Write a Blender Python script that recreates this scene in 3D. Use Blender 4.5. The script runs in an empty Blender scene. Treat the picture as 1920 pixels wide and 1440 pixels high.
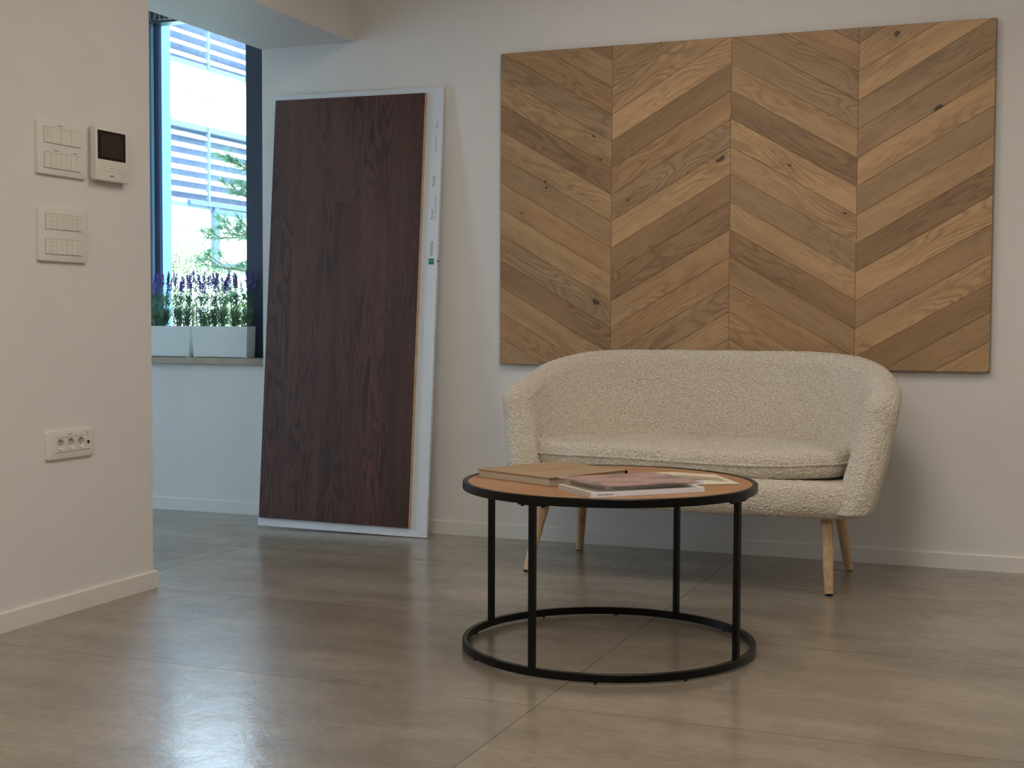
import bpy, bmesh, math, random
from mathutils import Vector, Matrix, noise
random.seed(7)
PI = math.pi
scene = bpy.context.scene
COL = scene.collection

# ------------------------------------------------------------------ camera
cam_d = bpy.data.cameras.new('camera'); cam = bpy.data.objects.new('camera', cam_d); COL.objects.link(cam)
YAW, PITCH, ROLL, FPX = math.radians(21.63), math.radians(2.72), math.radians(0.25), 2548.0
fwd = Vector((-math.sin(YAW)*math.cos(PITCH), math.cos(YAW)*math.cos(PITCH), -math.sin(PITCH)))
rgt = Vector((math.cos(YAW), math.sin(YAW), 0)); upv = rgt.cross(fwd)
r2 = math.cos(ROLL)*rgt + math.sin(ROLL)*upv; u2 = -math.sin(ROLL)*rgt + math.cos(ROLL)*upv
cam.matrix_world = Matrix(((r2.x, u2.x, -fwd.x, 0), (r2.y, u2.y, -fwd.y, 0), (r2.z, u2.z, -fwd.z, 1.0), (0, 0, 0, 1)))
cam_d.sensor_width = 36; cam_d.lens = FPX/1920*36; cam_d.clip_start = 0.05; cam_d.clip_end = 200
scene.camera = cam

# ------------------------------------------------------------------ colour management, world, sun, lamps
vs = scene.view_settings
vs.view_transform = 'Standard'; vs.look = 'None'; vs.exposure = 0.0; vs.gamma = 1.0; vs.use_curve_mapping = False
world = bpy.data.worlds.new('world'); scene.world = world; world.use_nodes = True
bg = world.node_tree.nodes['Background']; bg.inputs[0].default_value = (0.53, 0.74, 1.0, 1); bg.inputs[1].default_value = 11.0
sun_d = bpy.data.lights.new('sun', 'SUN'); sun_d.energy = 14.0; sun_d.angle = 0.01; sun_d.color = (1.0, 0.96, 0.9)
sun = bpy.data.objects.new('sun', sun_d); COL.objects.link(sun)
sun.rotation_euler = Vector((0.55, -0.45, 0.75)).to_track_quat('Z', 'Y').to_euler()
def lamp(x, y, sx, sy, watts, col, z=2.86):
    d = bpy.data.lights.new('ceiling_lamp', 'AREA'); d.shape = 'RECTANGLE'; d.size = sx; d.size_y = sy
    d.energy = watts; d.color = col
    o = bpy.data.objects.new('ceiling_lamp', d); COL.objects.link(o); o.location = (x, y, z)
WARM = (1.0, 0.925, 0.84)
lamp(-1.7, -0.1, 0.8, 0.8, 40, WARM)
lamp(-0.9, 0.5, 0.8, 0.8, 46, WARM)
lamp(-0.7, 3.3, 0.6, 0.6, 18, WARM)
lamp(-1.5, 4.2, 0.5, 0.5, 11, WARM)
lamp(2.0, 4.2, 0.5, 0.5, 21, WARM)

# ------------------------------------------------------------------ material helpers
def lin(c):
    return tuple(((v/255)/12.92 if v/255 <= 0.04045 else ((v/255+0.055)/1.055)**2.4) for v in c)
def new_mat(name):
    m = bpy.data.materials.new(name); m.use_nodes = True
    nt = m.node_tree; return m, nt, nt.nodes['Principled BSDF']
def N(nt, typ, **kw):
    n = nt.nodes.new(typ)
    for k, v in kw.items():
        if k in n.inputs: n.inputs[k].default_value = v
        else: setattr(n, k, v)
    return n
def L(nt, a, b): nt.links.new(a, b)
def ramp(nt, fac, stops, interp='LINEAR'):
    r = nt.nodes.new('ShaderNodeValToRGB'); cr = r.color_ramp; cr.interpolation = interp
    while len(cr.elements) < len(stops): cr.elements.new(0.5)
    for e, (p, c) in zip(cr.elements, stops):
        e.position = p; e.color = (*c, 1) if len(c) == 3 else c
    L(nt, fac, r.inputs[0]); return r
def mathn(nt, op, a, b=None, c=None):
    n = nt.nodes.new('ShaderNodeMath'); n.operation = op
    for i, v in enumerate((a, b, c)):
        if v is None: continue
        if isinstance(v, (int, float)): n.inputs[i].default_value = v
        else: L(nt, v, n.inputs[i])
    return n.outputs[0]
def mixc(nt, fac, a, b, blend='MIX'):
    n = nt.nodes.new('ShaderNodeMix'); n.data_type = 'RGBA'; n.blend_type = blend
    for sock, v in ((n.inputs[0], fac), (n.inputs[6], a), (n.inputs[7], b)):
        if isinstance(v, (int, float)): sock.default_value = v
        elif isinstance(v, (tuple, list)): sock.default_value = (*v[:3], 1)
        else: L(nt, v, sock)
    return n.outputs[2]
def flat(name, rgb, rough=0.5, metal=0.0, bump=0.0, bscale=300, var=0.0, spec=0.5):
    m, nt, b = new_mat(name)
    c = lin(rgb)
    b.inputs['Base Color'].default_value = (*c, 1); b.inputs['Roughness'].default_value = rough
    b.inputs['Metallic'].default_value = metal; b.inputs['Specular IOR Level'].default_value = spec
    tc = N(nt, 'ShaderNodeTexCoord')
    if var:
        nz = N(nt, 'ShaderNodeTexNoise', Scale=6.0, Detail=4.0); L(nt, tc.outputs['Object'], nz.inputs['Vector'])
        r = ramp(nt, nz.outputs['Fac'], [(0.3, tuple(v*(1-var) for v in c)), (0.7, tuple(min(1, v*(1+var)) for v in c))])
        L(nt, r.outputs[0], b.inputs['Base Color'])
    if bump:
        nz = N(nt, 'ShaderNodeTexNoise', Scale=float(bscale), Detail=3.0); L(nt, tc.outputs['Object'], nz.inputs['Vector'])
        bp = N(nt, 'ShaderNodeBump', Strength=bump, Distance=0.001); L(nt, nz.outputs['Fac'], bp.inputs['Height']); L(nt, bp.outputs[0], b.inputs['Normal'])
    return m

M_wall = flat('wall_paint', (220, 217, 212), 0.75, bump=0.25, bscale=180, var=0.015, spec=0.25)
M_base = flat('baseboard_paint', (220, 218, 211), 0.45, var=0.01)
M_black = flat('black_powder_coat', (5, 5, 6), 0.32, bump=0.15, bscale=900, spec=0.22)
M_dark = flat('anthracite_frame', (46, 55, 72), 0.35)
M_dark2 = flat('anthracite_mullion', (26, 34, 54), 0.85, spec=0.08)
M_blk = flat('black_plastic', (9, 9, 10), 0.35)
M_plastic = flat('white_plastic', (222, 216, 206), 0.30)
M_line = flat('groove_grey', (160, 154, 146), 0.6)
M_print = flat('dark_print', (52, 56, 60), 0.6)
M_printl = flat('grey_print', (118, 122, 122), 0.6)
M_mark = flat('faint_marking', (168, 160, 150), 0.6)
M_screen = flat('dark_screen', (46, 42, 40), 0.2)
M_bezel = flat('screen_bezel', (10, 14, 24), 0.2)
M_stone = flat('beige_stone', (158, 144, 124), 0.5, var=0.18)
M_planter = flat('planter_white', (208, 214, 210), 0.4)
M_whiteboard = flat('white_board', (214, 220, 226), 0.38, var=0.01)
M_steel = flat('steel', (180, 180, 180), 0.3, metal=1.0)
M_green = flat('green_print', (18, 120, 92), 0.5)
M_greenl = flat('light_green_print', (60, 165, 135), 0.5)
M_card = flat('kraft_cover', (160, 134, 104), 0.6, bump=0.3, bscale=700, var=0.03)
M_cardedge = flat('kraft_edge', (112, 76, 46), 0.7)
M_soil = flat('dark_soil', (40, 38, 34), 0.9)
M_magwhite = flat('magazine_white', (232, 232, 240), 0.25)
M_facade = flat('facade_render', (240, 240, 236), 0.8, var=0.01)
M_slat = flat('louver_white', (236, 238, 240), 0.5)
M_guide = flat('guide_rail', (70, 88, 100), 0.5)
M_extglass = flat('facade_glass', (84, 98, 122), 0.35, var=0.25)
M_extframe = flat('facade_window_frame', (54, 68, 94), 0.4)
M_joint = flat('facade_joint', (96, 92, 96), 0.8)
M_extgnd = flat('outside_paving', (190, 206, 186), 0.9, var=0.06)
M_fin = flat('pale_reveal', (104, 138, 146), 0.8)
M_grille = flat('grey_blind_housing', (98, 104, 106), 0.5)

def stripes(name, c1, c2, scale, axis='Z', rough=0.6):
    m, nt, b = new_mat(name); tc = N(nt, 'ShaderNodeTexCoord')
    w = N(nt, 'ShaderNodeTexNoise', Scale=1.0, Detail=2.0)
    mp = N(nt, 'ShaderNodeMapping'); s = {'Z': (6, 6, scale), 'Y': (6, scale, 6), 'X': (scale, 6, 6)}[axis]
    mp.inputs['Scale'].default_value = s
    L(nt, tc.outputs['Object'], mp.inputs[0]); L(nt, mp.outputs[0], w.inputs['Vector'])
    r = ramp(nt, w.outputs['Fac'], [(0.35, lin(c1)), (0.65, lin(c2))]); L(nt, r.outputs[0], b.inputs['Base Color'])
    b.inputs['Roughness'].default_value = rough
    return m
M_pages = stripes('book_pages', (172, 158, 138), (200, 188, 168), 900)
M_magpages = stripes('magazine_pages', (168, 162, 156), (214, 208, 200), 900)

def mat_glass():
    m, nt, b = new_mat('window_glass'); nt.nodes.remove(b); out = nt.nodes['Material Output']
    t = N(nt, 'ShaderNodeBsdfTransparent'); t.inputs[0].default_value = (0.94, 0.975, 0.99, 1)
    g = N(nt, 'ShaderNodeBsdfGlossy', Roughness=0.01); f = N(nt, 'ShaderNodeFresnel', IOR=1.35)
    mx = N(nt, 'ShaderNodeMixShader'); L(nt, f.outputs[0], mx.inputs[0]); L(nt, t.outputs[0], mx.inputs[1]); L(nt, g.outputs[0], mx.inputs[2]); L(nt, mx.outputs[0], out.inputs[0])
    return m
M_glass = mat_glass()

def wood_mat(name, dark, mid, light, use_uv=True, tone=False, along=1.0, across=1.0, rough=0.5, ring=0.55, knots=0.0, bump=0.25, axis=None, poredark=0.35):
    """u runs along the grain (metres), v across it."""
    m, nt, b = new_mat(name)
    tc = N(nt, 'ShaderNodeTexCoord')
    src = tc.outputs['UV'] if use_uv else tc.outputs['Object']
    if not use_uv and axis == 'Z':
        rt = N(nt, 'ShaderNodeMapping'); rt.inputs['Rotation'].default_value = (0, PI/2, 0); L(nt, src, rt.inputs[0]); src = rt.outputs[0]
    # large warp so that rings open and close like cathedral figure
    wp = N(nt, 'ShaderNodeMapping'); wp.inputs['Scale'].default_value = (2.2*along, 9*across, 9*across); L(nt, src, wp.inputs[0])
    wn = N(nt, 'ShaderNodeTexNoise', Scale=1.0, Detail=2.0, Roughness=0.45); L(nt, wp.outputs[0], wn.inputs['Vector'])
    sx = N(nt, 'ShaderNodeSeparateXYZ'); L(nt, src, sx.inputs[0])
    band = mathn(nt, 'ADD', mathn(nt, 'MULTIPLY', wn.outputs['Fac'], 85.0), mathn(nt, 'MULTIPLY', sx.outputs[1], 130.0*across))
    ringv = mathn(nt, 'MULTIPLY_ADD', mathn(nt, 'SINE', band), 0.5, 0.5)
    ringv = mathn(nt, 'POWER', ringv, 1.8)
    # ring visibility varies over the board
    vm = N(nt, 'ShaderNodeMapping'); vm.inputs['Scale'].default_value = (1.6*along, 5*across, 5*across); vm.inputs['Location'].default_value = (3.1, 7.7, 1.3); L(nt, src, vm.inputs[0])
    vn = N(nt, 'ShaderNodeTexNoise', Scale=1.0, Detail=1.0); L(nt, vm.outputs[0], vn.inputs['Vector'])
    vis = ramp(nt, vn.outputs['Fac'], [(0.42, (0.08,)*3), (0.62, (1,)*3)])
    # fibre
    fm = N(nt, 'ShaderNodeMapping'); fm.inputs['Scale'].default_value = (9*along, 260*across, 260*across); L(nt, src, fm.inputs[0])
    fn = N(nt, 'ShaderNodeTexNoise', Scale=1.0, Detail=4.0, Roughness=0.6); L(nt, fm.outputs[0], fn.inputs['Vector'])
    lm = N(nt, 'ShaderNodeMapping'); lm.inputs['Scale'].default_value = (2.5*along, 22*across, 22*across); lm.inputs['Location'].default_value = (9.1, 2.2, 4.3); L(nt, src, lm.inputs[0])
    ln = N(nt, 'ShaderNodeTexNoise', Scale=1.0, Detail=3.0); L(nt, lm.outputs[0], ln.inputs['Vector'])
    base = ramp(nt, ln.outputs['Fac'], [(0.30, lin(mid)), (0.70, lin(light))])
    rf = mathn(nt, 'MULTIPLY', mathn(nt, 'MULTIPLY', ringv, vis.outputs[0]), ring)
    col = mixc(nt, rf, base.outputs[0], lin(dark))
    pore = ramp(nt, fn.outputs['Fac'], [(0.36, (1,)*3), (0.50, (0,)*3)])
    col = mixc(nt, mathn(nt, 'MULTIPLY', pore.outputs[0], poredark), col, lin(dark))
    if knots:
        km = N(nt, 'ShaderNodeMapping'); km.inputs['Scale'].default_value = (3.0, 5.5, 1); km.inputs['Location'].default_value = (1.7, 0.4, 0); L(nt, src, km.inputs[0])
        kv = N(nt, 'ShaderNodeTexVoronoi', Scale=1.0, Randomness=1.0); kv.voronoi_dimensions = '2D'; L(nt, km.outputs[0], kv.inputs['Vector'])
        kn = N(nt, 'ShaderNodeTexNoise', Scale=60.0, Detail=2.0); L(nt, src, kn.inputs['Vector'])
        kn2 = N(nt, 'ShaderNodeTexNoise', Scale=14.0, Detail=2.0); L(nt, src, kn2.inputs['Vector'])
        kd = mathn(nt, 'ADD', mathn(nt, 'ADD', kv.outputs['Distance'], mathn(nt, 'MULTIPLY_ADD', kn.outputs['Fac'], 0.05, -0.025)), mathn(nt, 'MULTIPLY_ADD', kn2.outputs['Fac'], 0.30, -0.15))
        sel = N(nt, 'ShaderNodeSeparateColor'); L(nt, kv.outputs['Color'], sel.inputs[0])
        pick = mathn(nt, 'GREATER_THAN', sel.outputs[0], 1.0-knots)
        core = ramp(nt, kd, [(0.02, (1,)*3), (0.05, (0,)*3)])
        halo = ramp(nt, kd, [(0.03, (1,)*3), (0.30, (0,)*3)])
        rings = mathn(nt, 'MULTIPLY_ADD', mathn(nt, 'SINE', mathn(nt, 'MULTIPLY', kd, 105.0)), 0.5, 0.5)
        hv = mathn(nt, 'MULTIPLY', mathn(nt, 'MULTIPLY', halo.outputs[0], rings), mathn(nt, 'MULTIPLY', pick, 0.42))
        col = mixc(nt, hv, col, lin(dark))
        col = mixc(nt, mathn(nt, 'MULTIPLY', core.outputs[0], mathn(nt, 'MULTIPLY', pick, 0.85)), col, lin(tuple(v*0.45 for v in dark)))
    if tone:
        at = N(nt, 'ShaderNodeAttribute', attribute_name='tone')
        col = mixc(nt, 1.0, col, at.outputs['Color'], 'MULTIPLY')
    L(nt, col, b.inputs['Base Color']); b.inputs['Roughness'].default_value = rough
    h = mathn(nt, 'SUBTRACT', fn.outputs['Fac'], mathn(nt, 'MULTIPLY', rf, 0.5))
    bp = N(nt, 'ShaderNodeBump', Strength=bump, Distance=0.001); L(nt, h, bp.inputs['Height']); L(nt, bp.outputs[0], b.inputs['Normal'])
    return m
M_chev = wood_mat('oak_chevron', (100, 77, 56), (167, 134, 97), (186, 153, 114), tone=True, knots=0.30, rough=0.55, ring=0.42)
M_darkoak = wood_mat('dark_stained_oak', (30, 15, 12), (74, 45, 37), (92, 60, 49), tone=True, rough=0.42, ring=0.68, bump=0.3, across=1.05, along=0.7, poredark=0.42)
M_core = wood_mat('oak_core', (136, 100, 66), (192, 160, 122), (208, 178, 142), use_uv=False, axis='Z', rough=0.7, ring=0.2)
M_table = wood_mat('table_oak', (122, 82, 52), (158, 116, 80), (176, 134, 96), use_uv=False, rough=0.45, ring=0.35, across=0.7)
M_leg = wood_mat('leg_oak', (136, 104, 70), (186, 152, 112), (204, 172, 132), use_uv=False, axis='Z', rough=0.45, ring=0.4, across=1.5)

def mat_floor():
    m, nt, b = new_mat('concrete_tile'); tc = N(nt, 'ShaderNodeTexCoord'); P = tc.outputs['Object']
    sx = N(nt, 'ShaderNodeSeparateXYZ'); L(nt, P, sx.inputs[0])
    X0, XW, Y0, YW = -1.220, 2.04, 3.258, 0.903
    fx = mathn(nt, 'DIVIDE', mathn(nt, 'SUBTRACT', sx.outputs[0], X0), XW); fy = mathn(nt, 'MAXIMUM', mathn(nt, 'DIVIDE', mathn(nt, 'SUBTRACT', sx.outputs[1], Y0), YW), -0.5)
    def edge(f, w):
        fr = mathn(nt, 'FRACT', f); d = mathn(nt, 'MINIMUM', fr, mathn(nt, 'SUBTRACT', 1.0, fr)); return mathn(nt, 'MULTIPLY', d, w)
    d = mathn(nt, 'MINIMUM', edge(fx, XW), edge(fy, YW))
    joint = mathn(nt, 'LESS_THAN', d, 0.0014)
    # random offset per tile
    cid = N(nt, 'ShaderNodeCombineXYZ'); L(nt, mathn(nt, 'FLOOR', fx), cid.inputs[0]); L(nt, mathn(nt, 'FLOOR', fy), cid.inputs[1])
    wn = N(nt, 'ShaderNodeTexWhiteNoise'); wn.noise_dimensions = '3D'; L(nt, cid.outputs[0], wn.inputs['Vector'])
    off = N(nt, 'ShaderNodeVectorMath', operation='MULTIPLY_ADD'); L(nt, wn.outputs['Color'], off.inputs[0]); off.inputs[1].default_value = (20, 20, 20); L(nt, P, off.inputs[2])
    mp = N(nt, 'ShaderNodeMapping'); mp.inputs['Scale'].default_value = (1.0, 2.6, 1); L(nt, off.outputs[0], mp.inputs[0])
    n1 = N(nt, 'ShaderNodeTexNoise', Scale=1.8, Detail=7.0, Roughness=0.62); L(nt, mp.outputs[0], n1.inputs['Vector'])
    n2 = N(nt, 'ShaderNodeTexNoise', Scale=26.0, Detail=6.0, Roughness=0.7); L(nt, mp.outputs[0], n2.inputs['Vector'])
    c = ramp(nt, n1.outputs['Fac'], [(0.30, lin((118, 108, 94))), (0.52, lin((140, 128, 112))), (0.72, lin((158, 146, 129)))])
    c2 = ramp(nt, n2.outputs['Fac'], [(0.30, (0.80,)*3), (0.70, (1.14,)*3)])
    col = mixc(nt, 1.0, c.outputs[0], c2.outputs[0], 'MULTIPLY')
    tv = mathn(nt, 'MULTIPLY_ADD', wn.outputs['Value'], 0.10, 0.95)
    tcol = N(nt, 'ShaderNodeCombineColor'); [L(nt, tv, tcol.inputs[i]) for i in range(3)]
    col = mixc(nt, 1.0, col, tcol.outputs[0], 'MULTIPLY')
    col = mixc(nt, joint, col, lin((74, 66, 58)))
    L(nt, col, b.inputs['Base Color'])
    n3 = N(nt, 'ShaderNodeTexNoise', Scale=9.0, Detail=5.0, Roughness=0.65, Distortion=1.2); L(nt, off.outputs[0], n3.inputs['Vector'])
    rr = ramp(nt, n3.outputs['Fac'], [(0.35, (0.30,)*3), (0.65, (0.42,)*3)])
    L(nt, mixc(nt, joint, rr.outputs[0], (0.8, 0.8, 0.8)), b.inputs['Roughness'])
    b.inputs['Specular IOR Level'].default_value = 0.6
    b.inputs['Coat Weight'].default_value = 0.55; b.inputs['Coat Roughness'].default_value = 0.13; b.inputs['Coat IOR'].default_value = 1.45
    # cloudy, softly wrinkled relief of the lappato surface
    n4 = N(nt, 'ShaderNodeTexNoise', Scale=34.0, Detail=4.0, Roughness=0.55, Distortion=1.6); L(nt, off.outputs[0], n4.inputs['Vector'])
    n5 = N(nt, 'ShaderNodeTexNoise', Scale=42.0, Detail=3.0, Roughness=0.5, Distortion=2.5); L(nt, off.outputs[0], n5.inputs['Vector'])
    ridge = mathn(nt, 'MAXIMUM', mathn(nt, 'SUBTRACT', 1.0, mathn(nt, 'ABSOLUTE', mathn(nt, 'MULTIPLY_ADD', n5.outputs['Fac'], 6.0, -3.0))), 0.0)
    ridge = mathn(nt, 'POWER', ridge, 2.0)
    h = mathn(nt, 'ADD', mathn(nt, 'MULTIPLY', n3.outputs['Fac'], 1.0), mathn(nt, 'MULTIPLY', n4.outputs['Fac'], 0.45))
    h = mathn(nt, 'ADD', h, mathn(nt, 'MULTIPLY', mathn(nt, 'MINIMUM', ridge, 1.0), 0.10))
    h = mathn(nt, 'SUBTRACT', h, mathn(nt, 'MULTIPLY', joint, 0.6))
    bp = N(nt, 'ShaderNodeBump', Strength=0.22, Distance=0.004); L(nt, h, bp.inputs['Height']); L(nt, bp.outputs[0], b.inputs['Normal'])
    b2 = N(nt, 'ShaderNodeBump', Strength=0.12, Distance=0.004); L(nt, h, b2.inputs['Height']); L(nt, b2.outputs[0], b.inputs['Coat Normal'])
    return m
M_floor = mat_floor()

def mat_boucle():
    m, nt, b = new_mat('cream_boucle'); tc = N(nt, 'ShaderNodeTexCoord'); P = tc.outputs['Object']
    wn = N(nt, 'ShaderNodeTexNoise', Scale=70.0, Detail=2.0); L(nt, P, wn.inputs['Vector'])
    add = N(nt, 'ShaderNodeVectorMath', operation='MULTIPLY_ADD'); L(nt, wn.outputs['Color'], add.inputs[0]); add.inputs[1].default_value = (0.016,)*3; L(nt, P, add.inputs[2])
    v = N(nt, 'ShaderNodeTexVoronoi', Scale=150.0, feature='SMOOTH_F1', Smoothness=0.35); L(nt, add.outputs[0], v.inputs['Vector'])
    v2 = N(nt, 'ShaderNodeTexNoise', Scale=260.0, Detail=3.0, Roughness=0.6, Distortion=0.6); L(nt, P, v2.inputs['Vector'])
    h = mathn(nt, 'SUBTRACT', mathn(nt, 'MULTIPLY', v2.outputs['Fac'], 0.8), mathn(nt, 'MULTIPLY', v.outputs['Distance'], 0.9))
    bp = N(nt, 'ShaderNodeBump', Strength=1.0, Distance=0.008); L(nt, h, bp.inputs['Height']); L(nt, bp.outputs[0], b.inputs['Normal'])
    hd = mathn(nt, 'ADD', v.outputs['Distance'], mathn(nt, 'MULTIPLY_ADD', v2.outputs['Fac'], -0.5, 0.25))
    c = ramp(nt, hd, [(0.25, lin((252, 243, 226))), (0.65, lin((226, 212, 191)))])  # shade in the gaps between curls is put into the colour
    L(nt, c.outputs[0], b.inputs['Base Color']); b.inputs['Roughness'].default_value = 0.95
    b.inputs['Specular IOR Level'].default_value = 0.15; b.inputs['Sheen Weight'].default_value = 0.25
    return m
M_boucle = mat_boucle()

def mat_leaf(name, c1, c2, trans=0.35):
    m, nt, b = new_mat(name); tc = N(nt, 'ShaderNodeTexCoord')
    nz = N(nt, 'ShaderNodeTexNoise', Scale=25.0, Detail=2.0); L(nt, tc.outputs['Object'], nz.inputs['Vector'])
    r = ramp(nt, nz.outputs['Fac'], [(0.35, lin(c1)), (0.65, lin(c2))]); L(nt, r.outputs[0], b.inputs['Base Color'])
    b.inputs['Roughness'].default_value = 0.6
    t = N(nt, 'ShaderNodeBsdfTranslucent'); L(nt, r.outputs[0], t.inputs[0]); mx = N(nt, 'ShaderNodeMixShader', Fac=trans)
    L(nt, b.outputs[0], mx.inputs[1]); L(nt, t.outputs[0], mx.inputs[2]); L(nt, mx.outputs[0], nt.nodes['Material Output'].inputs[0])
    return m
M_lavleaf = mat_leaf('lavender_leaf', (58, 90, 68), (104, 140, 110), 0.15)
M_lavflower = mat_leaf('lavender_flower', (84, 74, 150), (132, 116, 196), 0.15)
M_pine = mat_leaf('pine_needles', (54, 92, 62), (90, 128, 86))
M_bark = flat('pine_bark', (70, 60, 48), 0.9, var=0.2)
M_shrub = mat_leaf('shrub_leaves', (52, 76, 32), (84, 104, 48))
M_shrub2 = mat_leaf('hedge_leaves', (44, 70, 30), (88, 104, 42))

# ------------------------------------------------------------------ mesh helpers
class MB:
    def __init__(s): s.bm = bmesh.new()
    def box(s, x0, x1, y0, y1, z0, z1, bevel=0.0, seg=2, mtx=None):
        g = bmesh.ops.create_cube(s.bm, size=1.0)['verts']
        for v in g: v.co = Vector(((x0+x1)/2 + v.co.x*(x1-x0), (y0+y1)/2 + v.co.y*(y1-y0), (z0+z1)/2 + v.co.z*(z1-z0)))
        if bevel:
            es = list({e for v in g for e in v.link_edges})
            r = bmesh.ops.bevel(s.bm, geom=es, offset=bevel, segments=seg, profile=0.5, affect='EDGES'); g = list({v for f in r['faces'] for v in f.verts} | {v for v in g if v.is_valid})
        if mtx: 
            for v in g: v.co = mtx @ v.co
        return s
    def cyl(s, p, q, r0, r1=None, seg=20, caps=True):
        p, q = Vector(p), Vector(q); r1 = r0 if r1 is None else r1
        z = (q-p).normalized(); x = z.orthogonal().normalized(); y = z.cross(x)
        A = [s.bm.verts.new(p + (x*math.cos(2*PI*i/seg) + y*math.sin(2*PI*i/seg))*r0) for i in range(seg)]
        B = [s.bm.verts.new(q + (x*math.cos(2*PI*i/seg) + y*math.sin(2*PI*i/seg))*r1) for i in range(seg)]
        for i in range(seg): s.bm.faces.new((A[i], A[(i+1) % seg], B[(i+1) % seg], B[i]))
        if caps: s.bm.faces.new(A[::-1]); s.bm.faces.new(B)
        return s
    def ring(s, cx, cy, r_in, r_out, z0, z1, bev=0.0018, seg=160):
        prof = [(r_out-bev, z0), (r_out, z0+bev), (r_out, z1-bev), (r_out-bev, z1), (r_in+bev, z1), (r_in, z1-bev), (r_in, z0+bev), (r_in+bev, z0)]
        R = [[s.bm.verts.new((cx+r*math.cos(2*PI*i/seg), cy+r*math.sin(2*PI*i/seg), z)) for r, z in prof] for i in range(seg)]
        k = len(prof)
        for i in range(seg):
            for j in range(k): s.bm.faces.new((R[i][j], R[(i+1) % seg][j], R[(i+1) % seg][(j+1) % k], R[i][(j+1) % k]))
        return s
    def quad(s, *ps):
        s.bm.faces.new([s.bm.verts.new(p) for p in ps]); return s
    def build(s, name, m, parent=None, smooth=False, angle=35):
        bmesh.ops.recalc_face_normals(s.bm, faces=s.bm.faces[:])
        me = bpy.data.meshes.new(name); s.bm.to_mesh(me); s.bm.free()
        if smooth:
            for p in me.polygons: p.use_smooth = True
            if angle: me.set_sharp_from_angle(angle=math.radians(angle))
        return link(name, me, m, parent)
def link(name, me, m, parent=None):
    o = bpy.data.objects.new(name, me); COL.objects.link(o)
    if m: me.materials.append(m)
    if parent:
        o.parent = parent
    return o
def thing(name, label, cat, loc=(0, 0, 0), group=None, rotz=0, matrix=None):
    o = bpy.data.objects.new(name, None); COL.objects.link(o); o.empty_display_size = 0.1
    if matrix is not None: o.matrix_world = matrix
    else: o.location = loc; o.rotation_euler = (0, 0, rotz)
    o['label'] = label; o['category'] = cat
    if group: o['group'] = group
    return o
def tag(o, label, cat, group=None):
    o['label'] = label; o['category'] = cat
    if group: o['group'] = group
    return o
def struct(o): o['kind'] = 'structure'; return o
def text_obj(name, body, size, m, parent, mtx, align='LEFT', extr=0.0004):
    cu = bpy.data.curves.new(name, 'FONT'); cu.body = body; cu.size = size; cu.extrude = extr; cu.align_x = align
    t = bpy.data.objects.new(name+'_tmp', cu); COL.objects.link(t)
    bpy.context.view_layer.update()
    me = bpy.data.meshes.new_from_object(t.evaluated_get(bpy.context.evaluated_depsgraph_get()))
    bpy.data.objects.remove(t); bpy.data.curves.remove(cu)
    me.name = name; me.transform(mtx); me.materials.clear()
    return link(name, me, m, parent)

# ------------------------------------------------------------------ room shell
WY = 5.743      # face of the back wall
LX = -3.08      # face of the left wall
CX = -3.59      # where the back wall ends at the window recess
RY = 5.92       # face of the recessed wall under the window
CEIL = 2.9
OPX0, OPX1, OPZ0, OPZ1 = -5.7, -3.655, 0.797, 2.62
struct(MB().box(-6.6, 3.4, -3.4, 6.2, -0.12, 0.0).build('floor', M_floor))
struct(MB().box(-6.6, 3.4, -3.4, 6.2, CEIL, CEIL+0.12).build('ceiling', M_wall))
struct(MB().box(CX, 3.4, WY, 6.2, 0, CEIL).build('wall_back', M_wall))
w = MB(); w.box(-6.6, CX, RY, 6.2, 0, 0.764); w.box(-6.6, CX, RY, 6.2, OPZ1, CEIL); w.box(OPX1, CX, RY, 6.2, 0.764, OPZ1); w.box(-6.6, OPX0, RY, 6.2, 0.764, OPZ1)
struct(w.build('wall_window', M_wall))
struct(MB().box(CX, LX, -3.2, 4.165, 0, CEIL, 0.003).build('wall_left', M_wall))
struct(MB().box(CX, LX, 4.165, WY, 2.302, CEIL).build('trim_1', M_wall))
w = MB(); w.box(-6.6, -6.4, 1.8, 3.7, 0, CEIL); w.box(-6.6, -6.4, 4.35, RY, 0, CEIL); w.box(-6.6, -6.4, 3.7, 4.35, 0, 0.1); w.box(-6.6, -6.4, 3.7, 4.35, 2.5, CEIL)
struct(w.build('wall_recess', M_wall))
struct(MB().box(-6.4, CX, 1.6, 1.8, 0, CEIL).build('wall_recess_front', M_wall))
struct(MB().box(3.2, 3.4, -3.2, WY, 0, CEIL).build('wall_right', M_wall))
w = MB(); w.box(CX, 3.4, -3.4, -3.2, 0, CEIL)
struct(w.build('wall_front', M_wall))
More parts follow.
